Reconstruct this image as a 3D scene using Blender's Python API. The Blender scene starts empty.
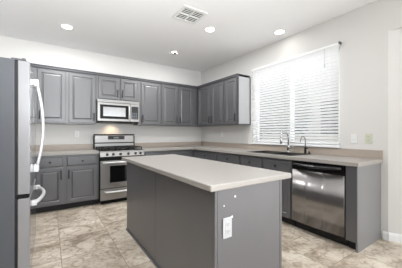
import bpy, bmesh, math, random
from mathutils import Vector, Matrix
R = math.radians
random.seed(7)
scn = bpy.context.scene
C = scn.collection

# ------------------------------------------------------------------ camera
cam_data = bpy.data.cameras.new('camera')
cam = bpy.data.objects.new('camera', cam_data)
C.objects.link(cam)
cam.location = (-3.182, -4.752, 1.203)
cam.rotation_euler = (R(90), 0, -0.5889)
cam_data.sensor_width = 36
cam_data.lens = 226.33 / 402 * 36
cam_data.clip_start = 0.02
scn.camera = cam

# ------------------------------------------------------------------ view, world, big lights
scn.view_settings.view_transform = 'Standard'
scn.view_settings.look = 'None'
scn.view_settings.gamma = 1
scn.view_settings.use_curve_mapping = False
scn.view_settings.exposure = 0.2
H = 2.767

world = bpy.data.worlds.new('world')
scn.world = world
world.use_nodes = True
wn = world.node_tree
wn.nodes.clear()
wo = wn.nodes.new('ShaderNodeOutputWorld')
wb = wn.nodes.new('ShaderNodeBackground')
wb.inputs[0].default_value = (0.86, 0.93, 1.0, 1)
wb.inputs[1].default_value = 1.9
wn.links.new(wb.outputs[0], wo.inputs[0])

def area(name, loc, rot, sx, sy, power, col=(1, 1, 1)):
    l = bpy.data.lights.new(name, 'AREA')
    l.shape = 'RECTANGLE'; l.size = sx; l.size_y = sy; l.energy = power; l.color = col
    o = bpy.data.objects.new(name, l); C.objects.link(o)
    o.location = loc; o.rotation_euler = rot
    return o
# fill lamp added behind the camera, standing in for daylight from the rear
area('rear_fill', (-.5, -8.0, 1.45), (R(90), 0, R(15)), 1.6, 2.0, 20, (0.94, 0.975, 1.0))
# fill lamps added behind the camera to brighten the ceiling, like bounced flash
area('front_fill', (-2.6, -5.2, 1.5), (R(115), 0, R(25)), 0.6, 0.6, 40, (0.94, 0.975, 1.0))
area('ceiling_fill', (-2.6, -5.6, 1.2), (R(180), 0, 0), 0.8, 0.8, 42, (0.94, 0.975, 1.0))
area('ceiling_fill_forward', (-3.0, -5.0, 1.6), (R(130), 0, R(5)), 0.5, 0.5, 30, (0.94, 0.975, 1.0)).data.spread = R(100)
# daylight coming in through the kitchen window
area('window_daylight', (0.62, -2.53, 1.9), (0, R(75), 0), 1.5, 1.6, 14, (0.95, 0.98, 1.0))
# unseen fill lamp added on the right, standing in for side daylight
area('side_fill', (2.4, -7.6, 1.5), (0, R(90), R(-12)), 2.0, 2.4, 135, (0.94, 0.975, 1.0))

# ------------------------------------------------------------------ materials
def lin(c):
    return tuple(((v / 255) / 12.92 if v / 255 <= 0.04045 else ((v / 255 + 0.055) / 1.055) ** 2.4) for v in c) + (1,)
MATS = {}
def mat(name, rgb, rough=0.5, metal=0.0, spec=0.5, emit=None, es=0.0, noise=None, bump=None, coat=0, trans=0):
    if name in MATS: return MATS[name]
    m = bpy.data.materials.new(name); m.use_nodes = True
    nt = m.node_tree; b = nt.nodes['Principled BSDF']
    b.inputs['Base Color'].default_value = lin(rgb)
    b.inputs['Roughness'].default_value = rough
    b.inputs['Metallic'].default_value = metal
    b.inputs['Specular IOR Level'].default_value = spec
    b.inputs['Coat Weight'].default_value = coat; b.inputs['Coat Roughness'].default_value = 0.4
    b.inputs['Transmission Weight'].default_value = trans
    if emit:
        b.inputs['Emission Color'].default_value = lin(emit)
        b.inputs['Emission Strength'].default_value = es
    tc = nt.nodes.new('ShaderNodeTexCoord')
    if noise:   # (scale, other rgb, detail)
        n = nt.nodes.new('ShaderNodeTexNoise'); n.inputs['Scale'].default_value = noise[0]
        n.inputs['Detail'].default_value = noise[2]
        nt.links.new(tc.outputs['Object'], n.inputs['Vector'])
        r = nt.nodes.new('ShaderNodeValToRGB')
        r.color_ramp.elements[0].position = 0.35; r.color_ramp.elements[1].position = 0.65
        r.color_ramp.elements[0].color = lin(rgb); r.color_ramp.elements[1].color = lin(noise[1])
        nt.links.new(n.outputs['Fac'], r.inputs[0]); nt.links.new(r.outputs[0], b.inputs['Base Color'])
    if bump:    # (scale, strength, stretch xyz)
        mp = nt.nodes.new('ShaderNodeMapping'); mp.inputs['Scale'].default_value = bump[2]
        n2 = nt.nodes.new('ShaderNodeTexNoise'); n2.inputs['Scale'].default_value = bump[0]; n2.inputs['Detail'].default_value = 3
        bp = nt.nodes.new('ShaderNodeBump'); bp.inputs['Strength'].default_value = bump[1]; bp.inputs['Distance'].default_value = 0.01
        nt.links.new(tc.outputs['Object'], mp.inputs[0]); nt.links.new(mp.outputs[0], n2.inputs['Vector'])
        nt.links.new(n2.outputs['Fac'], bp.inputs['Height']); nt.links.new(bp.outputs[0], b.inputs['Normal'])
    MATS[name] = m
    return m

wall_m = mat('wall_paint', (219, 217, 214), 0.8, spec=0.2, bump=(60, 0.05, (1, 1, 1)))
ceil_m = mat('ceiling_paint', (244, 244, 244), 0.85, spec=0.1, bump=(80, 0.05, (1, 1, 1)))
trim_m = mat('white_trim', (240, 240, 239), 0.4)
gray_m = mat('gray_cabinet_paint', (75, 75, 77), 0.42, spec=.95, coat=.65, noise=(3, (72, 72, 74), 2))
darkgray_m = mat('dark_cabinet_reveal', (74, 74, 78), 0.5)
base_m = mat('base_cabinet_paint', (80, 80, 83), 0.38, spec=.9, coat=.5, noise=(3, (77, 77, 80), 2))
toe_m = mat('toe_kick_black', (18, 17, 17), 0.6)
lam_m = mat('white_melamine', (180, 180, 181), 0.35)
pull_m = mat('gunmetal_pull', (40, 38, 38), 0.4, metal=0.6)
knob_m = mat('black_knob', (28, 27, 27), 0.3)
steel_m = mat('brushed_steel', (205, 205, 205), 0.32, metal=0.9, bump=(6, 0.03, (40, 40, 1)))
steelh_m = mat('brushed_steel_horizontal', (152, 150, 148), 0.33, metal=0.85, bump=(6, 0.03, (1, 1, 40)))
dw_m = mat('dishwasher_steel', (150, 147, 146), 0.24, metal=0.9, bump=(9, 0.15, (1, 1, .04)))
fdoor_m = mat('fridge_door_silver', (146, 145, 147), 0.35, metal=0.3)
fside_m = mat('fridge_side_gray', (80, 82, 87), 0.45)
chrome_m = mat('chrome', (215, 215, 215), 0.12, metal=1)
handle_m = mat('satin_silver_handle', (225, 225, 226), 0.3, metal=0.3)
black_m = mat('black_enamel', (12, 12, 12), 0.45, spec=.2)
iron_m = mat('cast_iron', (24, 24, 24), 0.6)
glass_m = mat('black_glass', (10, 10, 11), 0.06)
mwglass_m = mat('microwave_window', (150, 149, 148), 0.16, metal=0.8)
rubber_m = mat('black_rubber', (12, 12, 12), 0.7)
plate_m = mat('outlet_white', (230, 230, 229), 0.35)
plategreen_m = mat('outlet_ivory', (206, 208, 188), 0.35)
slot_m = mat('outlet_slot', (60, 60, 58), 0.5)
slat_m = mat('blind_white', (247, 247, 247), 0.5)
cloth_m = mat('window_glass', (255, 255, 255), 0.0, trans=1)
lamp_m = mat('downlight_lens', (255, 250, 240), 0.5, emit=(255, 248, 236), es=6)
lampoff_m = mat('downlight_lens_dim', (238, 236, 230), 0.4, emit=(255, 248, 236), es=0.35)
vent_m = mat('vent_white', (232, 232, 230), 0.4)
ventdark_m = mat('vent_duct', (30, 30, 30), 0.8)
sink_m = mat('dark_steel_sink', (70, 68, 68), 0.3, metal=0.6)
disp_m = mat('display_panel', (44, 45, 47), 0.4, spec=.3)
displit_m = mat('display_digits', (105, 110, 114), 0.3)

def stone(name, a, b, c):
    m = bpy.data.materials.new(name); m.use_nodes = True
    nt = m.node_tree; bs = nt.nodes['Principled BSDF']; bs.inputs['Roughness'].default_value = 0.38
    tc = nt.nodes.new('ShaderNodeTexCoord')
    n1 = nt.nodes.new('ShaderNodeTexNoise'); n1.inputs['Scale'].default_value = 220; n1.inputs['Detail'].default_value = 2
    n2 = nt.nodes.new('ShaderNodeTexNoise'); n2.inputs['Scale'].default_value = 5; n2.inputs['Detail'].default_value = 4
    r = nt.nodes.new('ShaderNodeValToRGB')
    r.color_ramp.elements[0].position = 0.38; r.color_ramp.elements[0].color = lin(a)
    r.color_ramp.elements[1].position = 0.62; r.color_ramp.elements[1].color = lin(b)
    mx = nt.nodes.new('ShaderNodeMix'); mx.data_type = 'RGBA'
    r2 = nt.nodes.new('ShaderNodeValToRGB'); r2.color_ramp.elements[0].position = 0.45; r2.color_ramp.elements[1].position = 0.75
    nt.links.new(tc.outputs['Object'], n1.inputs['Vector']); nt.links.new(tc.outputs['Object'], n2.inputs['Vector'])
    nt.links.new(n1.outputs['Fac'], r.inputs[0]); nt.links.new(n2.outputs['Fac'], r2.inputs[0])
    nt.links.new(r2.outputs[0], mx.inputs[0]); nt.links.new(r.outputs[0], mx.inputs[6])
    mx.inputs[7].default_value = lin(c)
    nt.links.new(mx.outputs[2], bs.inputs['Base Color'])
    return m
counter_m = stone('beige_counter', (150, 145, 140), (166, 161, 155), (160, 155, 149))
splash_m = stone('tan_splash', (168, 155, 143), (180, 168, 156), (172, 160, 149))

def floor_material():
    m = bpy.data.materials.new('travertine_tile'); m.use_nodes = True
    nt = m.node_tree; bs = nt.nodes['Principled BSDF']
    L = nt.links.new; N = nt.nodes.new
    geo = N('ShaderNodeNewGeometry')
    mp = N('ShaderNodeMapping'); mp.inputs['Location'].default_value = (0.09, 0.2, 0)
    L(geo.outputs['Position'], mp.inputs[0])
    br = N('ShaderNodeTexBrick'); br.offset = 0.0; br.squash = 1
    br.inputs['Scale'].default_value = 1; br.inputs['Brick Width'].default_value = 0.5; br.inputs['Row Height'].default_value = 0.5
    br.inputs['Mortar Size'].default_value = 0.0035; br.inputs['Mortar Smooth'].default_value = 0.3
    br.inputs['Color1'].default_value = (0, 0, 0, 1); br.inputs['Color2'].default_value = (1, 1, 1, 1)
    L(mp.outputs[0], br.inputs['Vector'])
    # each tile shifts the vein pattern
    add = N('ShaderNodeVectorMath'); add.operation = 'MULTIPLY_ADD'
    L(br.outputs['Color'], add.inputs[0]); add.inputs[1].default_value = (7, 3, 5); L(geo.outputs['Position'], add.inputs[2])
    st = N('ShaderNodeMapping'); st.inputs['Rotation'].default_value = (0, 0, R(28)); st.inputs['Scale'].default_value = (1.0, 1.15, 1)
    L(add.outputs[0], st.inputs[0])
    n1 = N('ShaderNodeTexNoise'); n1.inputs['Scale'].default_value = 2.9; n1.inputs['Detail'].default_value = 9; n1.inputs['Roughness'].default_value = 0.68; n1.inputs['Distortion'].default_value = 0.55
    L(st.outputs[0], n1.inputs['Vector'])
    r1 = N('ShaderNodeValToRGB'); cr = r1.color_ramp
    cr.elements[0].position = 0.30; cr.elements[0].color = lin((134, 119, 103))
    cr.elements[1].position = 0.72; cr.elements[1].color = lin((228, 219, 204))
    e = cr.elements.new(0.42); e.color = lin((175, 162, 145))
    e = cr.elements.new(0.52); e.color = lin((203, 191, 175))
    L(n1.outputs['Fac'], r1.inputs[0])
    n2 = N('ShaderNodeTexNoise'); n2.inputs['Scale'].default_value = 14; n2.inputs['Detail'].default_value = 5; n2.inputs['Distortion'].default_value = 1
    L(st.outputs[0], n2.inputs['Vector'])
    r2 = N('ShaderNodeValToRGB'); r2.color_ramp.elements[0].position = 0.36; r2.color_ramp.elements[0].color = lin((176, 160, 144))
    r2.color_ramp.elements[1].position = 0.52; r2.color_ramp.elements[1].color = (1, 1, 1, 1)
    L(n2.outputs['Fac'], r2.inputs[0])
    mu = N('ShaderNodeMix'); mu.data_type = 'RGBA'; mu.blend_type = 'MULTIPLY'; mu.inputs[0].default_value = 0.6
    L(r1.outputs[0], mu.inputs[6]); L(r2.outputs[0], mu.inputs[7])
    mg = N('ShaderNodeMix'); mg.data_type = 'RGBA'; L(br.outputs['Fac'], mg.inputs[0])
    L(mu.outputs[2], mg.inputs[6]); mg.inputs[7].default_value = lin((140, 128, 114))
    L(mg.outputs[2], bs.inputs['Base Color'])
    bs.inputs['Roughness'].default_value = 0.38
    bp = N('ShaderNodeBump'); bp.inputs['Strength'].default_value = 0.25; bp.inputs['Distance'].default_value = 0.002; bp.invert = True
    L(br.outputs['Fac'], bp.inputs['Height']); L(bp.outputs[0], bs.inputs['Normal'])
    return m
floor_m = floor_material()

# ------------------------------------------------------------------ mesh helpers
def box(bm, x0, x1, y0, y1, z0, z1, bev=0.0, seg=2):
    x0, x1 = min(x0, x1), max(x0, x1); y0, y1 = min(y0, y1), max(y0, y1); z0, z1 = min(z0, z1), max(z0, z1)
    t = bmesh.new()
    bmesh.ops.create_cube(t, size=1)
    bmesh.ops.scale(t, vec=(x1 - x0, y1 - y0, z1 - z0), verts=t.verts)
    bmesh.ops.translate(t, vec=((x0 + x1) / 2, (y0 + y1) / 2, (z0 + z1) / 2), verts=t.verts)
    if bev:
        bmesh.ops.bevel(t, geom=t.edges[:], offset=bev, segments=seg, profile=0.5, affect='EDGES')
    me = bpy.data.meshes.new('tmp'); t.to_mesh(me); t.free(); bm.from_mesh(me); bpy.data.meshes.remove(me)
    return bm
def tube(bm, pts, r, n=10, caps=True):
    pts = [Vector(p) for p in pts]
    rs = r if isinstance(r, (list, tuple)) else [r] * len(pts)
    rings = []; ref = None
    for i, p in enumerate(pts):
        d = (pts[min(i + 1, len(pts) - 1)] - pts[max(i - 1, 0)]).normalized()
        if ref is None:
            ref = Vector((0, 0, 1)) if abs(d.z) < 0.9 else Vector((1, 0, 0))
        a = (ref - d * ref.dot(d)).normalized(); ref = a; b = d.cross(a)
        rings.append([bm.verts.new(p + (a * math.cos(2 * math.pi * k / n) + b * math.sin(2 * math.pi * k / n)) * rs[i]) for k in range(n)])
    for i in range(len(rings) - 1):
        for k in range(n):
            f = bm.faces.new((rings[i][k], rings[i][(k + 1) % n], rings[i + 1][(k + 1) % n], rings[i + 1][k])); f.smooth = True
    if caps:
        bm.faces.new(rings[0][::-1]); bm.faces.new(rings[-1])
    return bm
def poly(bm, pts, z0, z1):
    lo = [bm.verts.new((x, y, z0)) for x, y in pts]; hi = [bm.verts.new((x, y, z1)) for x, y in pts]
    n = len(pts)
    bm.faces.new(lo[::-1]); bm.faces.new(hi)
    for k in range(n): bm.faces.new((lo[k], lo[(k + 1) % n], hi[(k + 1) % n], hi[k]))
    return bm
def obj(name, bm, m, parent=None, bevel=0.0, smooth=False):
    bmesh.ops.recalc_face_normals(bm, faces=bm.faces)
    me = bpy.data.meshes.new(name); bm.to_mesh(me); bm.free()
    if smooth:
        for p in me.polygons: p.use_smooth = True
    o = bpy.data.objects.new(name, me); C.objects.link(o); me.materials.append(m)
    if parent is not None: o.parent = parent
    if bevel:
        b = o.modifiers.new('bevel', 'BEVEL'); b.width = bevel; b.segments = 2; b.limit_method = 'ANGLE'
    return o
def nb(): return bmesh.new()
def bx(name, m, parent, *a, **k):
    return obj(name, box(nb(), *a, **k), m, parent)
def thing(name, label, cat, loc=(0, 0, 0), rz=0, group=None):
    o = bpy.data.objects.new(name, None); C.objects.link(o)
    o.location = loc; o.rotation_euler = (0, 0, rz); o.empty_display_size = 0.1
    o['label'] = label; o['category'] = cat
    if group: o['group'] = group
    return o
def tag(o, label, cat, group=None):
    o['label'] = label; o['category'] = cat
    if group: o['group'] = group
    return o
def struct(name, bm, m, bevel=0):
    o = obj(name, bm, m, bevel=bevel); o['kind'] = 'structure'; return o
def copy_tree(o, parent=None):
    c = o.copy(); C.objects.link(c)
    if parent is not None: c.parent = parent
    for ch in list(o.children): copy_tree(ch, c)
    return c

# ------------------------------------------------------------------ room shell
XL = -4.16
YR = -9.0
CX, CY = 0.0, -3.80          # the right wall turns away here
AX, AY = 0.82, -5.22         # end of the angled wall
struct('floor', poly(nb(), [(-8, YR), (3.0, YR), (3.0, AY + .1), (AX, AY + .1), (.12, -3.8), (.12, .12), (XL - .12, .12), (XL - .12, -2.72), (-8, -2.72)], -0.1, 0), floor_m)
struct('ceiling', poly(nb(), [(-8, YR), (3.0, YR), (3.0, AY + .1), (AX, AY + .1), (.12, -3.8), (.12, .12), (XL - .12, .12), (XL - .12, -2.72), (-8, -2.72)], H, H + 0.1), ceil_m)
struct('wall_back', box(nb(), XL, 0, 0, 0.12, 0, H), wall_m)
struct('wall_left', box(nb(), XL - .12, XL, -2.72, 0.12, 0, H), wall_m)
WY0, WY1, WZ0, WZ1 = -3.285, -1.765, 1.03, 2.385      # window opening
b = nb()
box(b, 0, .12, WY1, .12, 0, H); box(b, 0, .12, CY + .0, WY0, 0, H)
box(b, 0, .12, WY0, WY1, 0, WZ0); box(b, 0, .12, WY0, WY1, WZ1, H)
struct('wall_right', b, wall_m)
# the header carries on straight over the opening where the lower wall turns away
struct('trim_1', box(nb(), 0, .12, -6.2, CY, 2.372, H), wall_m)
d = Vector((1, -1, 0)).normalized(); n_ = Vector((1, 1, 0)).normalized() * .12
struct('wall_angled', poly(nb(), [(CX, CY), (AX, AY), (AX + n_.x, AY + n_.y), (CX + .12, CY + .02)], 0, 2.372), wall_m)
struct('wall_dining', box(nb(), 2.9, 3.0, YR, AY + .1, 0, H), wall_m)
struct('wall_niche', poly(nb(), [(AX, AY), (2.9, AY), (2.9, AY + .1), (AX + .05, AY + .1)], 0, H), wall_m)
b = nb()
box(b, .3, 3.0, YR - .1, YR, 0, H); box(b, -3.5, .3, YR - .1, YR, 2.62, H)
box(b, -8, -3.5, YR - .1, YR, 0, H)
struct('wall_rear', b, wall_m)
dim_wall_m = mat('dim_bounce_paint', (150, 146, 140), 0.8)  # unseen far walls, set back and dimmed to cut bounce from the left
struct('wall_unseen_left', box(nb(), -8.1, -8, YR, -2.6, 0, H), dim_wall_m)
struct('wall_unseen_left_end', box(nb(), -8, XL - .12, -2.72, -2.6, 0, H), dim_wall_m)
# baseboards
def base_prof(name, pts):
    bm = nb()
    for (x0, y0), (x1, y1) in zip(pts[:-1], pts[1:]):
        v = Vector((x1 - x0, y1 - y0, 0)).normalized(); nn = Vector((v.y, -v.x, 0))
        pr = [(0, 0), (.014, 0), (.014, .07), (.010, .078), (.006, .09), (0, .092)]
        A = [bm.verts.new((x0 + nn.x * a, y0 + nn.y * a, z)) for a, z in pr]
        B = [bm.verts.new((x1 + nn.x * a, y1 + nn.y * a, z)) for a, z in pr]
        for k in range(6): bm.faces.new((A[k], A[(k + 1) % 6], B[(k + 1) % 6], B[k]))
        bm.faces.new(A[::-1]); bm.faces.new(B)
    return struct(name, bm, trim_m)
base_prof('baseboard_right', [(AX, AY), (CX - .0, CY), (CX, -3.752)][::-1])

# window: frame, mullion, glass
b = nb()
for y0, y1, z0, z1 in [(WY0, WY0 + .05, WZ0, WZ1), (WY1 - .05, WY1, WZ0, WZ1), (WY0, WY1, WZ0, WZ0 + .05), (WY0, WY1, WZ1 - .05, WZ1), (-2.55, -2.49, WZ0, WZ1)]:
    box(b, .07, .11, y0, y1, z0, z1)
win = struct('window_1', b, trim_m)
def thin_glass():
    m = bpy.data.materials.new('clear_pane'); m.use_nodes = True
    nt = m.node_tree; nt.nodes.clear()
    o = nt.nodes.new('ShaderNodeOutputMaterial'); mx = nt.nodes.new('ShaderNodeMixShader'); mx.inputs[0].default_value = 0.06
    t = nt.nodes.new('ShaderNodeBsdfTransparent'); g = nt.nodes.new('ShaderNodeBsdfGlossy'); g.inputs['Roughness'].default_value = 0.02
    nt.links.new(t.outputs[0], mx.inputs[1]); nt.links.new(g.outputs[0], mx.inputs[2]); nt.links.new(mx.outputs[0], o.inputs[0])
    return m
gp = thin_glass()
for y0, y1 in ((WY0 + .05, -2.55), (-2.49, WY1 - .05)):
    obj('pane', box(nb(), .088, .092, y0, y1, WZ0 + .05, WZ1 - .05), gp, win)

# ------------------------------------------------------------------ outside the window
yard_m = mat('gravel', (190, 178, 160), 0.9, noise=(30, (160, 148, 130), 4))
block_m = mat('block_wall', (205, 196, 184), 0.9, noise=(8, (190, 180, 168), 3))
stucco_m = mat('stucco', (186, 180, 172), 0.9)
leaf_m = mat('leaf', (70, 88, 48), 0.6, noise=(6, (96, 112, 66), 2))
bark_m = mat('bark', (92, 76, 60), 0.9)
struct('ground_outside', box(nb(), .14, 14, -9, 6, -.22, -.12), yard_m)
gw = bx('garden_wall', block_m, None, 4.6, 4.8, -7, 7.5, -.12, 1.15)
tag(gw, 'beige block garden wall outside the kitchen window', 'wall')
nh = thing('neighbor_house', 'two-storey beige stucco house with dark windows beyond the garden wall', 'house', (8, 0, 0))
bx('wall', stucco_m, nh, -.6, 3, -.35, 8.5, -.12, 5.2)
bx('roof', mat('roof_tile', (168, 130, 108), .8), nh, -1.0, 3.4, -.8, 9, 5.2, 5.4)
pane_m = mat('dark_pane', (34, 36, 40), .15)
bx('window', pane_m, nh, -.63, -.59, .02, .95, .9, 2.75)
bx('window', pane_m, nh, -.63, -.59, 2.6, 3.7, 3.4, 4.5)
def tree(loc, h, r, nleaf, label, seed):
    rnd = random.Random(seed)
    t = thing('shade_tree', label, 'tree', loc)
    b = nb(); tube(b, [(0, 0, 0), (.05, .02, h * .35), (-.03, .05, h * .7)], [.11, .08, .04], 8)
    for k in range(7):
        a = rnd.uniform(0, 6.28); e = rnd.uniform(.3, .9)
        tube(b, [(0, 0, h * .4 + k * .05 * h), (math.cos(a) * r * .4, math.sin(a) * r * .4, h * (.5 + .05 * k)), (math.cos(a) * r * .8, math.sin(a) * r * .8, h * (.6 + .05 * k))], [.04, .025, .01], 6)
    obj('trunk', b, bark_m, t)
    b = nb()
    for k in range(nleaf):
        while True:
            p = Vector((rnd.uniform(-1, 1), rnd.uniform(-1, 1), rnd.uniform(-1, 1)))
            if p.length < 1: break
        p = Vector((p.x * r, p.y * r, h * .72 + p.z * h * .42))
        M = Matrix.Rotation(rnd.uniform(0, 6.28), 3, 'Z') @ Matrix.Rotation(rnd.uniform(-1.2, 1.2), 3, 'X')
        s = rnd.uniform(.05, .11)
        vs = [b.verts.new(p + M @ Vector(q)) for q in ((-s, 0, 0), (0, -s * .5, .01), (s, 0, 0), (0, s * .5, .01))]
        b.faces.new(vs)
    obj('foliage', b, leaf_m, t)
tree((3.4, 1.15, -.12), 4.0, 1.25, 6500, 'leafy green tree outside the left half of the window', 3)
tree((5.6, 1.2, -.12), 3.1, .8, 2500, 'smaller leafy tree outside the middle of the window, farther off', 5)

# ------------------------------------------------------------------ cabinet builders (built facing -y, local x = width)
def door_bm(w, h, t=.02, fw=.052, raised=True):
    """front at y=-t (towards the viewer), back at y=0, origin at lower left"""
    b = nb()
    fw = min(fw, h * .24)
    prof = [(0, 0), (0, t - .003), (.003, t), (fw, t), (fw + .007, t - .009), (fw + .013, t - .009), (fw + .03, t - .002), (fw + .034, t - .002)] if raised else \
           [(0, 0), (0, t - .006), (.006, t - .001), (.012, t)]
    loops = []
    for i, d_ in prof:
        loops.append([b.verts.new(v) for v in ((i, -d_, i), (w - i, -d_, i), (w - i, -d_, h - i), (i, -d_, h - i))])
    for A, B in zip(loops[:-1], loops[1:]):
        for k in range(4): b.faces.new((A[k], A[(k + 1) % 4], B[(k + 1) % 4], B[k]))
    b.faces.new(loops[0][::-1]); b.faces.new(loops[-1])
    return b
def add_front(parent, kind, x, z, w, h, y, m, pull=None):
    o = obj(kind, door_bm(w, h, raised=(kind == 'door')), m, parent)
    o.location = (x, y, z)
    if kind == 'door' and pull:
        side, end = pull
        px = .026 if side == 'l' else w - .026
        pz = .04 if end == 'b' else h - .18
        b = nb()
        tube(b, [(px, -.02, pz + .008), (px, -.045, pz + .008)], .005, 8)
        tube(b, [(px, -.02, pz + .132), (px, -.045, pz + .132)], .005, 8)
        tube(b, [(px, -.045, pz), (px, -.050, pz + .07), (px, -.045, pz + .14)], .0075, 8)
        obj('handle', b, pull_m, o)
    if kind == 'drawer' and pull != 'none':
        b = nb()
        tube(b, [(w / 2, -.0195, h / 2), (w / 2, -.032, h / 2), (w / 2, -.036, h / 2), (w / 2, -.046, h / 2), (w / 2, -.049, h / 2)], [.007, .006, .015, .0155, .009], 12)
        obj('knob', b, knob_m, o)
    return o
UB, UT = 1.381, 2.313
def upper(name, label, origin, rz, w, depth, doors, z0=UB, z1=UT, m=gray_m, ends=None, group='wall cabinets'):
    """doors: list of (x0, x1, pullside); local y from -depth (front) to 0 (wall)"""
    t = thing(name, label, 'cabinet', origin, rz, group)
    c = nb()
    box(c, 0, w, -depth, -.002, z0, z1 - .045)
    obj('body', c, m, t)
    b = nb()      # crown strip at the top front
    box(b, 0, w, -depth - .022, -depth + .02, z1 - .045, z1 - .012, bev=.004); box(b, 0, w, -depth - .03, -.002, z1 - .014, z1, bev=.003)
    obj('crown_strip', b, darkgray_m, t)
    for x0, x1, p in doors:
        add_front(t, 'door', x0, z0 + .018, x1 - x0, z1 - z0 - .085, -depth, m, (p, 'b'))
    return t
UD = .305
# back wall units; local x = world x
upper('wall_cabinet', 'gray two-door wall cabinet left of the microwave, beside the fridge', (-3.80, 0, 0), 0, 1.315, UD, [(.455, .837, 'l'), (.888, 1.299, 'r')])
upper('wall_cabinet', 'short gray two-door wall cabinet directly above the microwave', (-2.482, 0, 0), 0, .756, UD, [(.031, .389, 'r'), (.426, .742, 'l')], z0=1.835)
upper('wall_cabinet', 'narrow one-door gray wall cabinet just right of the microwave', (-1.723, 0, 0), 0, .49, UD, [(.062, .475, 'l')])
upper('wall_cabinet', 'gray two-door wall cabinet ending in the corner of the back wall', (-1.231, 0, 0), 0, 1.229, UD, [(.017, .389, 'r'), (.414, .777, 'l')])
# right wall units: local -y faces world -x ; rotate so local x -> world -y
RZ = R(-90)
upper('wall_cabinet', 'gray two-door wall cabinet on the right wall next to the corner', (0, -.329, 0), RZ, .971, UD, [(.04, .51, 'r'), (.545, .93, 'l')])
rc = upper('wall_cabinet', 'one-door gray wall cabinet with a white side, nearest the window', (0, -1.302, 0), RZ, .381, UD, [(.02, .349, 'r')])
b = nb(); box(b, .3815, .386, -UD - .001, -.002, UB + .012, UT - .047)
obj('side_panel', b, lam_m, rc)['label'] = 'white side panel'
b = nb(); box(b, .3815, .390, -UD - .02, -.002, UB - .002, UB + .012); box(b, .3815, .392, -.022, -.002, UB, UT - .03); box(b, .3815, .39, -UD - .018, -UD + .0, UB, UT - .047)
obj('edge_strip', b, darkgray_m, rc)

BH = .876
def basecab(label, origin, rz, w, depth, doors, drawers, m=base_m, hollow=False):
    t = thing('base_cabinet', label, 'cabinet', origin, rz, 'base cabinets')
    if hollow:
        b = nb(); box(b, 0, .018, -depth, -.002, .1, BH - .001); box(b, w - .018, w, -depth, -.002, .1, BH - .001)
        box(b, .018, w - .018, -depth, -.002, .1, .118); box(b, .018, w - .018, -depth, -depth + .018, .118, BH - .001); box(b, .018, w - .018, -.02, -.002, .118, BH - .001)
        obj('body', b, m, t)
    else:
        bx('body', m, t, 0, w, -depth, -.002, .1, BH - .001)
    bx('toe_kick', toe_m, t, 0, w, -depth + .07, -.01, 0.001, .1)
    for x0, x1, p in doors: add_front(t, 'door', x0, .112, x1 - x0, .565, -depth, m, (p, 't'))
    for dr in drawers: add_front(t, 'drawer', dr[0], .70, dr[1] - dr[0], .14, -depth, m, dr[2] if len(dr) > 2 else None)
    return t
BD = .59
basecab('gray base cabinet with two drawers and two doors left of the stove', (-3.80, 0, 0), 0, 1.308, BD, [(.45, .79, 'r'), (.843, 1.279, 'l')], [(.45, .79), (.843, 1.279)])
basecab('gray base cabinet between the stove and the back corner', (-1.722, 0, 0), 0, 1.128, BD, [(.05, .50, 'r'), (.54, 1.0, 'l')], [(.05, .50), (.54, 1.0)])
basecab('gray corner base cabinet on the right wall under the corner wall cabinets', (0, -.595, 0), RZ, .85, BD, [(.12, .80, 'l')], [(.12, .80)])
basecab('gray one-drawer base cabinet on the right wall, left of the sink', (0, -1.447, 0), RZ, .59, BD, [(.02, .57, 'r')], [(.02, .57)])
basecab('gray sink base cabinet with two knobbed false drawers below the sink', (0, -2.039, 0), RZ, .949, BD, [(.02, .44, 'r'), (.487, .925, 'l')], [(.02, .44), (.487, .925)], hollow=True)

# end panel and stile past the dishwasher
ep = thing('end_panel', 'gray end panel closing the counter run beside the dishwasher', 'panel', (0, -3.624, 0))
bx('side_panel', mat('end_panel_paint', (128, 127, 128), 0.35), ep, -.592, -.002, -.108, -.088, .001, BH - .001)
bx('stile', base_m, ep, -.612, -.572, -.107, -.002, .1, BH - .001)
bx('toe_kick', toe_m, ep, -.54, -.50, -.087, -.002, .001, .1)

# ------------------------------------------------------------------ countertops
def counter_run(name, label, pts, splash_boxes, group=None, hole=None):
    t = thing(name, label, 'countertop')
    b = nb()
    if hole:
        hx0, hx1, hy0, hy1 = hole
        xs = pts
        x0, x1, y0, y1 = pts
        box(b, x0, hx0, y0, y1, BH, .914); box(b, hx1, x1, y0, y1, BH, .914)
        box(b, hx0, hx1, y0, hy0, BH, .914); box(b, hx0, hx1, hy1, y1, BH, .914)
    else:
        x0, x1, y0, y1 = pts
        box(b, x0, x1, y0, y1, BH, .914)
    obj('worktop', b, counter_m, t)
    for s in splash_boxes: bx('backsplash', splash_m, t, *s, bev=.003)
    return t
counter_run('countertop', 'beige countertop left of the stove, running behind the fridge', (-3.80, -2.495, -.64, -.002), [(-3.80, -2.495, -.022, -.002, .9145, 1.014)])
# L-shaped run right of the stove
SX0, SX1, SY0, SY1 = -.53, -.15, -2.93, -2.14
t = thing('countertop', 'long beige countertop wrapping the corner from stove to end panel, holding the sink', 'countertop')
b = nb()
YE = -3.752
# nosing rounded front: L polygon with hole made of non overlapping pieces
def slab(bm, pts):  poly(bm, pts, BH, .914)
slab(b, [(-1.722, -.002), (-.002, -.002), (-.002, -.64), (-.64, -.64), (-1.722, -.64)])
slab(b, [(-.64, -.64), (-.002, -.64), (-.002, SY1), (-.64, SY1)])
slab(b, [(-.64, SY1), (SX0, SY1), (SX0, SY0), (-.64, SY0)])
slab(b, [(SX1, SY1), (-.002, SY1), (-.002, SY0), (SX1, SY0)])
slab(b, [(-.64, SY0), (-.002, SY0), (-.002, YE), (-.64, YE)])
bmesh.ops.remove_doubles(b, verts=b.verts, dist=1e-5)
obj('worktop', b, counter_m, t)
b = nb(); box(b, -1.722, -.022, -.022, -.002, .9145, 1.014, bev=.003); box(b, -.022, -.002, YE, -.002, .9145, 1.014, bev=.003)
obj('backsplash', b, splash_m, t)

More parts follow.
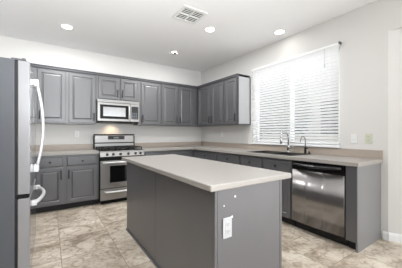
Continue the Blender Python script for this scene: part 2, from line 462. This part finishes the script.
# sink
t = thing('kitchen_sink', 'dark double-bowl drop-in sink set into the counter below the window', 'sink', (0, 0, 0))
b = nb()
def bowl(bm, x0, x1, y0, y1, z1, z0, th=.003):
    rim = [bm.verts.new(v) for v in ((x0, y0, z1), (x1, y0, z1), (x1, y1, z1), (x0, y1, z1))]
    i = .02
    bot = [bm.verts.new(v) for v in ((x0 + i, y0 + i, z0), (x1 - i, y0 + i, z0), (x1 - i, y1 - i, z0), (x0 + i, y1 - i, z0))]
    for k in range(4): bm.faces.new((rim[k], rim[(k + 1) % 4], bot[(k + 1) % 4], bot[k]))
    bm.faces.new(bot)
ym = (SY0 + SY1) / 2
bowl(b, SX0 + .015, SX1 - .03, SY0 + .015, ym - .012, .915, .73)
bowl(b, SX0 + .015, SX1 - .03, ym + .012, SY1 - .015, .915, .73)
obj('bowl', b, sink_m, t)
b = nb()
box(b, SX0 - .012, SX0 + .015, SY0 - .012, SY1 + .012, .9145, .921); box(b, SX1 - .03, SX1 + .085, SY0 - .012, SY1 + .012, .9145, .921)
box(b, SX0 + .015, SX1 - .03, SY0 - .012, SY0 + .015, .9145, .921); box(b, SX0 + .015, SX1 - .03, SY1 - .015, SY1 + .012, .9145, .921)
box(b, SX0 + .015, SX1 - .03, ym - .012, ym + .012, .9145, .921)
obj('rim', b, sink_m, t)

# main faucet
fz = .9215
t = thing('faucet', 'tall chrome gooseneck kitchen faucet with side lever behind the sink', 'faucet', (-.105, -2.585, fz))
b = nb(); tube(b, [(0, 0, 0), (0, 0, .012), (0, 0, .02)], [.034, .032, .024], 20)
box(b, -.028, .028, -.12, .12, 0, .006, bev=.002)
obj('base', b, chrome_m, t)
b = nb(); tube(b, [(0, 0, .015), (0, 0, .08), (0, 0, .10), (0, 0, .11)], [.021, .021, .02, .013], 16)
obj('body', b, chrome_m, t)
b = nb()
pts = [(0, 0, .10), (0, 0, .235)] + [(-.088 + .088 * math.cos(a), 0, .235 + .085 * math.sin(a)) for a in [math.pi * k / 12 for k in range(1, 13)]] + [(-.178, 0, .21)]
tube(b, pts, .0115, 12)
obj('spout', b, chrome_m, t)
b = nb(); tube(b, [(-.177, 0, .215), (-.179, 0, .19), (-.181, 0, .14), (-.181, 0, .135)], [.013, .017, .018, .012], 14)
obj('spray_head', b, chrome_m, t)
b = nb(); tube(b, [(0, -.018, .06), (0, -.04, .062), (.0, -.06, .075), (.0, -.085, .088)], [.012, .011, .006, .007], 10)
obj('lever', b, chrome_m, t)
# drinking water faucet
t = thing('water_faucet', 'slim hooked drinking-water faucet with a black base, right of the main faucet', 'faucet', (-.105, -2.865, fz))
b = nb(); tube(b, [(0, 0, 0), (0, 0, .006), (0, 0, .008), (0, 0, .085), (0, 0, .09)], [.02, .02, .0155, .0155, .009], 14)
obj('base', b, black_m, t)
b = nb()
pts = [(0, 0, .085), (0, 0, .19)] + [(-.058 + .058 * math.cos(a), 0, .19 + .055 * math.sin(a)) for a in [math.pi * k / 12 for k in range(1, 12)]] + [(-.122, 0, .165)]
tube(b, pts, .0065, 10)
obj('spout', b, mat('brushed_nickel', (150, 148, 146), .3, metal=.9), t)
b = nb(); tube(b, [(0, -.012, .07), (0, -.045, .078)], [.005, .006], 8)
obj('lever', b, black_m, t)
b = nb(); tube(b, [(0, 0, 0), (0, 0, .006), (0, 0, .007), (0, 0, .03), (0, 0, .036)], [.02, .02, .014, .013, .005], 14)
o = obj('sink_hole_cap', b, mat('dark_bronze', (70, 66, 62), .35, metal=.7)); o.location = (-.105, -2.952 + .03, fz)
tag(o, 'small dark knob cap on the sink deck right of the hooked water faucet', 'cap')

# ------------------------------------------------------------------ stove
SXL, SW = -2.486, .758
t = thing('gas_stove', 'stainless gas range with black grates and oven window', 'stove', (SXL, 0, 0))
sd = -.63
b = nb(); box(b, 0, SW, sd, -.012, .06, .895); box(b, .03, SW - .03, sd + .05, -.03, .001, .06)
obj('body', b, black_m, t)
bx('cooktop', steelh_m, t, -.001, SW + .001, sd - .03, -.012, .8955, .912, bev=.004)
b = nb()   # sloped control panel
vs = []
for x in (.001, SW - .001):
    vs.append([b.verts.new((x, y, z)) for y, z in ((sd - .001, .80), (sd - .05, .815), (sd - .035, .895), (sd - .001, .895))])
for k in range(4): b.faces.new((vs[0][k], vs[0][(k + 1) % 4], vs[1][(k + 1) % 4], vs[1][k]))
b.faces.new(vs[0][::-1]); b.faces.new(vs[1])
cp = obj('control_panel', b, steelh_m, t, bevel=.003)
for fx in (.115, .215, .335, .47, .60, .69):
    b = nb(); p0 = Vector((fx, sd - .043, .853)); dn = Vector((0, -.98, .18)).normalized()
    tube(b, [p0, p0 + dn * .008, p0 + dn * .009, p0 + dn * .032, p0 + dn * .034], [.023, .023, .019, .017, .012], 16)
    obj('knob', b, knob_m, cp)
dr = bx('oven_door', steelh_m, t, .008, SW - .008, sd - .04, sd - .001, .275, .745, bev=.006)
bx('oven_window', glass_m, dr, .16, SW - .16, sd - .043, sd - .0395, .37, .655, bev=.001)
bx('vent_strip', black_m, t, .006, SW - .006, sd - .02, sd - .001, .752, .796)
b = nb(); tube(b, [(.07, sd - .04, .715), (.07, sd - .085, .718)], .011, 10); tube(b, [(SW - .07, sd - .04, .715), (SW - .07, sd - .085, .718)], .011, 10)
tube(b, [(.04, sd - .083, .717), (.2, sd - .09, .717), (SW / 2, sd - .094, .717), (SW - .2, sd - .09, .717), (SW - .04, sd - .083, .717)], .014, 12)
obj('handle', b, handle_m, dr)
dw = bx('storage_drawer', steelh_m, t, .008, SW - .008, sd - .035, sd - .001, .075, .262, bev=.006)
b = nb(); tube(b, [(.07, sd - .036, .215), (.1, sd - .058, .213), (.3, sd - .068, .21), (SW - .3, sd - .068, .21), (SW - .1, sd - .058, .213), (SW - .07, sd - .036, .215)], .014, 10)
obj('handle', b, handle_m, dw)
bg = nb(); box(bg, .0, SW, -.085, -.012, .912, 1.185, bev=.015)
bgo = obj('backguard', bg, steelh_m, t)
bgf = nb(); box(bgf, -.004, SW + .004, -.09, -.012, 1.18, 1.20, bev=.004); box(bgf, -.006, .004, -.088, -.012, .913, 1.17); box(bgf, SW - .004, SW + .006, -.088, -.012, .913, 1.17); box(bgf, .0, SW, -.089, -.084, 1.02, 1.04)
obj('trim_band', bgf, black_m, bgo)
bx('display', disp_m, bgo, .245, .56, -.089, -.084, 1.095, 1.165, bev=.001)
bx('digits', displit_m, bgo, .35, .45, -.0905, -.0885, 1.115, 1.142)
bx('burner_tray', black_m, t, .012, SW - .012, sd - .008, -.10, .9125, .918, bev=.002)
# burners + grates
for gx0, gx1 in ((.03, .26), (.265, .49), (.495, SW - .03)):
    b = nb()
    y0, y1, z = sd + .02, -.12, .962
    r = .009
    for p, q in (((gx0, y0), (gx1, y0)), ((gx0, y1), (gx1, y1)), ((gx0, y0), (gx0, y1)), ((gx1, y0), (gx1, y1)), ((gx0, (y0 + y1) / 2), (gx1, (y0 + y1) / 2)), (((gx0 + gx1) / 2, y0), ((gx0 + gx1) / 2, y1))):
        box(b, min(p[0], q[0]) - r, max(p[0], q[0]) + r, min(p[1], q[1]) - r, max(p[1], q[1]) + r, z - .008, z + .006)
    for cy in (y0 + .12, y1 - .12):
        cx = (gx0 + gx1) / 2
        for k in range(4):
            a = math.pi / 4 + k * math.pi / 2
            tube(b, [(cx + .03 * math.cos(a), cy + .03 * math.sin(a), z), (cx + .1 * math.cos(a), cy + .1 * math.sin(a), z)], .007, 6)
    for x in (gx0, gx1):
        for y in (y0, y1): box(b, x - r, x + r, y - r, y + r, .912, z)
    obj('grate', b, iron_m, t)
    for cy in (y0 + .12, y1 - .12):
        b = nb(); cx = (gx0 + gx1) / 2
        tube(b, [(cx, cy, .912), (cx, cy, .93), (cx, cy, .931), (cx, cy, .945)], [.045, .042, .032, .03], 16)
        obj('burner', b, iron_m, t)

# ------------------------------------------------------------------ microwave
t = thing('microwave', 'stainless over-the-range microwave hung above the gas stove', 'microwave', (-2.484, 0, 0))
MB, MT = 1.425, 1.828; MW = .756; md = -.37
bx('body', black_m, t, 0, MW, md, -.004, MB, MT)
mf = bx('door', steelh_m, t, .0, .575, md - .042, md - .001, MB + .01, MT - .055, bev=.006)
bx('window_bezel', black_m, mf, .045, .545, md - .0445, md - .0415, MB + .055, MT - .095, bev=.001)
bx('window', mwglass_m, mf, .095, .49, md - .0465, md - .044, MB + .10, MT - .135, bev=.001)
b = nb(); tube(b, [(.55, md - .042, MB + .05), (.55, md - .075, MB + .06), (.55, md - .082, MB + .17), (.55, md - .075, MT - .11), (.55, md - .042, MT - .10)], .010, 10)
obj('handle', b, handle_m, mf)
cpn = bx('control_panel', steelh_m, t, .578, MW, md - .042, md - .001, MB + .01, MT - .055, bev=.006)
bx('keypad', disp_m, cpn, .60, MW - .022, md - .0445, md - .0415, MB + .06, MT - .10, bev=.001)
b = nb(); [box(b, .612 + .037 * i, .612 + .037 * i + .027, md - .046, md - .0443, MB + .075 + .03 * j, MB + .075 + .03 * j + .018) for i in range(3) for j in range(4)]
obj('buttons', b, displit_m, cpn)
gr = bx('vent_grille', steelh_m, t, 0, MW, md - .04, md - .001, MT - .052, MT - .001, bev=.004)
b = nb(); [box(b, .03 + k * .0295, .03 + k * .0295 + .02, md - .0412, md - .0395, MT - .038, MT - .018) for k in range(24)]
obj('slots', b, mat('vent_slot', (150, 150, 150), .5), gr)
bx('base_tray', black_m, t, .01, MW - .01, md - .03, -.02, MB - .012, MB - .0005)
lt = bpy.data.lights.new('cooktop_lamp', 'SPOT'); lt.energy = 2.5; lt.color = (1, .72, .45); lt.spot_size = R(120); lt.spot_blend = 1; lt.shadow_soft_size = .03
lo = bpy.data.objects.new('cooktop_lamp', lt); C.objects.link(lo); lo.location = (-2.17, -.17, MB - .04); lo.rotation_euler = (R(35), 0, 0)

# ------------------------------------------------------------------ dishwasher
t = thing('dishwasher', 'stainless dishwasher with black top strip and curved handle, near the end panel', 'dishwasher', (0, -2.992, 0), RZ)
W = .628
bx('body', black_m, t, .002, W - .002, -.58, -.05, .1, .87)
bx('kick_plate', toe_m, t, .01, W - .01, -.53, -.10, .001, .1)
b = nb()      # gently bowed door
n = 72; f0 = []
for k in range(n + 1):
    x = .006 + (W - .012) * k / n; s = 1 - (2 * k / n - 1) ** 2
    f0.append((x, -.615 - .012 * s - .0028 * (math.exp(-((x - .20) / .011) ** 2) + math.exp(-((x - .41) / .011) ** 2))))
lo_ = [b.verts.new((x, y, .115)) for x, y in f0]; hi_ = [b.verts.new((x, y, .762)) for x, y in f0]
bl = [b.verts.new((x, -.582, .115)) for x, y in f0]; bh = [b.verts.new((x, -.582, .762)) for x, y in f0]
for k in range(n):
    f = b.faces.new((lo_[k], lo_[k + 1], hi_[k + 1], hi_[k])); f.smooth = True
    b.faces.new((hi_[k], hi_[k + 1], bh[k + 1], bh[k])); b.faces.new((bl[k], bl[k + 1], lo_[k + 1], lo_[k])); b.faces.new((bh[k], bh[k + 1], bl[k + 1], bl[k]))
b.faces.new((lo_[0], hi_[0], bh[0], bl[0])); b.faces.new((lo_[-1], bl[-1], bh[-1], hi_[-1]))
dd = obj('door', b, dw_m, t)
cp = bx('control_panel', glass_m, t, .006, W - .006, -.618, -.582, .768, .868, bev=.006)
b = nb()
hp = []
for k in range(13):
    u = k / 12; s = 1 - (2 * u - 1) ** 2
    hp.append((.04 + (W - .08) * u, -.63 - .032 * s, .835 - .012 * s))
tube(b, [(hp[0][0], -.615, .838)] + hp + [(hp[-1][0], -.615, .838)], .017, 10)
obj('handle', b, mat('black_handle', (30, 30, 32), .22), cp)

# ------------------------------------------------------------------ island
t = thing('kitchen_island', 'gray kitchen island with beige countertop in the middle of the floor', 'island')
IX0, IX1, IY0, IY1 = -2.374, -1.757, -3.69, -1.86
isl_m = mat('island_paint', (88, 87, 90), 0.4, spec=1.0, coat=.3, noise=(3, (85, 84, 87), 2))
islend_m = isl_m
b = nb(); box(b, IX0 + .004, IX1 - .004, IY0 + .004, IY1 - .004, 0.001, BH - .001)
obj('body', b, isl_m, t)
b = nb(); box(b, IX0, IX0 + .0035, -2.785, IY1 - .0, .0015, BH - .002); box(b, IX0, IX0 + .0035, IY0 + .02, -2.789, .0015, BH - .002)
obj('side_panel', b, isl_m, t)
bx('end_panel', islend_m, t, IX0 + .02, IX1 - .022, IY0, IY0 + .0035, .0015, BH - .002)
b = nb(); box(b, IX0 - .003, IX0 + .018, IY0 - .003, IY0 + .018, .0015, BH - .002, bev=.005, seg=3)
obj('corner_trim', b, isl_m, t)
b = nb(); box(b, IX1 - .020, IX1 + .002, IY0 - .003, IY0 + .02, .0015, BH - .002, bev=.003)
obj('corner_trim', b, isl_m, t)
b = nb(); box(b, IX0 - .014, IX0 - .001, IY0 + .02, IY1, .0015, .018, bev=.004)
obj('base_shoe', b, isl_m, t)
b = nb(); poly(b, [(-2.435, -3.732), (-1.692, -3.732), (-1.692, -1.84), (-2.435, -1.84)], BH, .914)
obj('worktop', b, counter_m, t, bevel=.007)
# right-hand side of the island has doors facing the sink run
for k in range(3):
    o = obj('door', door_bm(.56, .70), isl_m, t); o.location = (IX1 + .0, IY0 + .06 + .6 * k, .12); o.rotation_euler = (0, 0, R(90))

def outlet(name, label, cat, loc, rz, kind='duplex', m=plate_m, w=.072, h=.115, group=None, tilt=0):
    """faces local -y"""
    t = thing(name, label, cat, loc, rz, group)
    t.rotation_euler = (0, tilt, rz)
    bx('cover_plate', m, t, -w / 2, w / 2, -.007, -.0008, -h / 2, h / 2, bev=.003)
    if kind == 'duplex':
        for s in (-1, 1):
            rc_ = bx('receptacle', m, t, -.017, .017, -.0095, -.0072, s * .022 - .015, s * .022 + .015, bev=.002)
            b = nb(); box(b, -.008, -.0055, -.0101, -.0093, s * .022 - .003, s * .022 + .007); box(b, .0055, .0085, -.0101, -.0093, s * .022 - .003, s * .022 + .006); box(b, -.002, .002, -.0101, -.0093, s * .022 - .011, s * .022 - .006)
            obj('slot', b, slot_m, rc_)
    else:
        bx('toggle', m, t, -.006, .006, -.018, -.0072, -.008, .010, bev=.002)
    return t
outlet('power_outlet', 'white power outlet on the near end of the island', 'outlet', (-2.283, IY0 - .001, .633), 0, w=.070, h=.125, m=mat('island_outlet_white', (186, 186, 188), .35))
b = nb(); tube(b, [(-2.306, IY0 - .0008, .768), (-2.306, IY0 - .003, .768)], .0045, 8); o = obj('screw_anchor', b, plate_m)
tag(o, 'tiny white spot on the island end straight above the outlet, the lower of two', 'anchor')
b = nb(); tube(b, [(-2.216, IY0 - .0008, .812), (-2.216, IY0 - .003, .812)], .0075, 8); o = obj('screw_anchor', b, plate_m)
tag(o, 'small white spot on the island end nearest the countertop, the upper of two', 'anchor')
b = nb(); box(b, -2.2475, -2.238, IY0 - .006, IY0 - .0008, .684, .698, bev=.002); o = obj('paint_chip', b, plate_m)
tag(o, 'small white tab at the upper right corner of the island outlet', 'tab')
outlet('power_outlet', 'white power outlet on the back wall left of the stove', 'outlet', (-2.765, 0, 1.20), 0)
outlet('light_switch', 'white switch plate on the right wall below the corner wall cabinets', 'switch', (0, -.83, 1.20), RZ, 'toggle')
outlet('light_switch', 'white switch plate right of the window, the one nearer the window', 'switch', (0, -3.455, 1.142), RZ, 'toggle')
outlet('power_outlet', 'ivory power outlet farthest right of the window', 'outlet', (0, -3.612, 1.15), RZ, m=plategreen_m)

# ------------------------------------------------------------------ fridge (front faces +x)
t = thing('refrigerator', 'tall silver bottom-freezer refrigerator with gray sides at the left', 'refrigerator', (-3.395, -2.57, 0))
FW = .905
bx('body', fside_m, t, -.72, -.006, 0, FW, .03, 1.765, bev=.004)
b = nb(); box(b, -.66, -.06, .04, FW - .04, .001, .03); obj('feet', b, black_m, t)
b = nb(); box(b, -.005, .010, .006, FW - .006, .06, 1.755); obj('gasket', b, toe_m, t)
def fdoor(y0, y1, z0, z1):
    return bx('door', fdoor_m, t, .011, .085, y0, y1, z0, z1, bev=.006, seg=3)
d1 = fdoor(0, FW / 2 - .002, .742, 1.76); d2 = fdoor(FW / 2 + .002, FW, .742, 1.76)
sheet_m = mat('polished_door_face', (190, 190, 192), 0.16, metal=0.9)
bx('door_face', sheet_m, d1, .0852, .0866, .012, FW / 2 - .012, .752, 1.75); bx('door_face', sheet_m, d2, .0852, .0866, FW / 2 + .012, FW - .012, .752, 1.75)
def vhandle(y, z0, z1, par):
    b = nb()
    box(b, .0868, .128, y - .02, y + .02, z1 - .055, z1 + .005, bev=.006); box(b, .0868, .128, y - .02, y + .02, z0 - .005, z0 + .055, bev=.006)
    pts = []
    for k in range(15):
        u = k / 14; s = 1 - (2 * u - 1) ** 2
        pts.append((.108 + .052 * s, y, z0 + .02 + (z1 - z0 - .04) * u))
    tube(b, pts, .012, 10)
    obj('handle', b, handle_m, par)
vhandle(FW / 2 - .05, .86, 1.70, d1); vhandle(FW / 2 + .05, .86, 1.70, d2)
fz_ = bx('freezer_drawer', fdoor_m, t, .011, .085, 0, FW, .09, .712, bev=.006, seg=3)
bx('door_face', sheet_m, fz_, .0852, .0866, .012, FW - .012, .10, .702)
b = nb()
box(b, .0868, .125, .10, .15, .62, .66, bev=.006); box(b, .0868, .125, FW - .15, FW - .10, .62, .66, bev=.006)
pts = []
for k in range(17):
    u = k / 16; s = 1 - (2 * u - 1) ** 2
    pts.append((.110 + .055 * s, .12 + (FW - .24) * u, .640))
tube(b, pts, .015, 10)
obj('handle', b, handle_m, fz_)
b = nb(); box(b, -.03, .06, .03, .075, 1.766, 1.782, bev=.004); tube(b, [(.045, .05, 1.762), (.045, .05, 1.79)], .012, 10); obj('hinge', b, mat('hinge_gray', (80, 80, 82), .4), t)
b = nb(); box(b, .0, .082, -.004, .05, .716, .738, bev=.002); obj('hinge', b, black_m, t)
bx('toe_grille', rubber_m, t, -.02, .06, .02, FW - .02, .02, .085)

# ------------------------------------------------------------------ blinds
t = thing('window_blinds', 'white horizontal slat blinds half open over the kitchen window', 'blinds', (0, 0, 0))
BY0, BY1 = -3.295, -1.758
bz0, bz1 = 1.035, 2.40
bx('headrail', slat_m, t, -.050, -.004, BY0, BY1, 2.372, bz1, bev=.003)
bx('bottom_rail', slat_m, t, -.052, -.006, BY0, BY1, 1.022, 1.045, bev=.004)
b = nb()
ns = 31; tilt = R(33)
for k in range(ns):
    z = 1.062 + k * (2.36 - 1.062) / (ns - 1)
    xc = -.030; hw = .024
    top = []
    rows = []
    for s in (-1, -.33, .33, 1):
        x = xc + s * hw * math.cos(tilt); zz = z - s * hw * math.sin(tilt) + .0025 * (1 - s * s)
        rows.append([b.verts.new((x, y, zz + th)) for y in (BY0 + .004, BY1 - .004) for th in (-.0012, .0012)])
    for A, B in zip(rows[:-1], rows[1:]):
        b.faces.new((A[0], A[2], B[2], B[0])); b.faces.new((A[1], B[1], B[3], A[3]))
        b.faces.new((A[0], B[0], B[1], A[1])); b.faces.new((A[2], A[3], B[3], B[2]))
    for A in (rows[0], rows[-1]): b.faces.new((A[0], A[1], A[3], A[2]))
obj('slats', b, slat_m, t)
for y in (BY0 + .12, -2.9, -2.52, -2.13, BY1 - .12):
    b = nb()
    for x in (-.054, -.006): tube(b, [(x, y, 1.03), (x, y, 2.35)], .0011, 5)
    obj('ladder_cord', b, slat_m, t)
b = nb(); tube(b, [(-.06, -3.12, 2.36), (-.062, -3.12, 2.16)], .0022, 6); tube(b, [(-.062, -3.12, 2.16), (-.062, -3.12, 2.12)], [.004, .009], 8)
obj('pull_cord', b, mat('cord_gray', (190, 190, 188), .5), t)
b = nb(); box(b, -.062, -.002, BY0 - .014, BY0 - .002, 2.375, 2.408, bev=.002)
obj('bracket', b, mat('bracket_metal', (110, 110, 110), .3, metal=.7), t)

# ------------------------------------------------------------------ ceiling fixtures
def downlight(x, y, label, lit, watts=20):
    t = thing('recessed_light', label, 'ceiling light', (x, y, H), 0, 'recessed ceiling lights')
    b = nb()
    n = 28; prof = [(.092, -.001), (.092, -.005), (.072, -.007), (.068, -.001)]
    rings = [[b.verts.new((r * math.cos(2 * math.pi * k / n), r * math.sin(2 * math.pi * k / n), z)) for k in range(n)] for r, z in prof]
    for A, B in zip(rings, rings[1:] + rings[:1]):
        for k in range(n): b.faces.new((A[k], A[(k + 1) % n], B[(k + 1) % n], B[k]))
    obj('trim_ring', b, trim_m, t)
    b = nb(); tube(b, [(0, 0, -.0005), (0, 0, -.004)], .0675, 28)
    obj('lens', b, lamp_m if lit else lampoff_m, t)
    if not lit:
        b = nb(); tube(b, [(.0, .0, -.004), (.012, -.012, -.022), (.02, -.02, -.03)], [.045, .04, .03], 18); obj('eyeball', b, slot_m, t)
    l = bpy.data.lights.new('lamp', 'AREA'); l.shape = 'DISK'; l.size = .13; l.energy = watts; l.color = (.98, .99, 1)
    o = bpy.data.objects.new('lamp', l); C.objects.link(o); o.parent = t; o.location = (0, 0, -.012)
downlight(-2.974, -.925, 'lit round recessed ceiling light farthest left, above the fridge side', True)
downlight(-1.2, -.893, 'dim recessed ceiling light with a dark eyeball near the back wall', False, 18)
downlight(-1.191, -2.013, 'lit round recessed ceiling light just right of the air vent', True)
downlight(-.257, -2.538, 'lit round recessed ceiling light in front of the window', True, .8)

t = thing('air_vent', 'square white air register with dark louvers in the ceiling', 'vent', (-1.652, -2.19, H))
b = nb(); 
for x0, x1, y0, y1 in ((-.175, -.14, -.175, .175), (.14, .175, -.175, .175), (-.14, .14, -.175, -.14), (-.14, .14, .14, .175), (-.008, .008, -.14, .14), (-.14, .14, -.008, .008)):
    box(b, x0, x1, y0, y1, -.009, -.001, bev=.001)
obj('frame', b, vent_m, t)
bx('duct', ventdark_m, t, -.14, .14, -.14, .14, -.0015, -.0006)
b = nb()
for k in range(8):
    y = -.122 + k * .035
    v = [b.verts.new(p) for p in ((-.14, y + .003, -.008), (.14, y + .003, -.008), (.14, y - .003, -.004), (-.14, y - .003, -.004))]
    b.faces.new(v)
obj('louvers', b, vent_m, t)
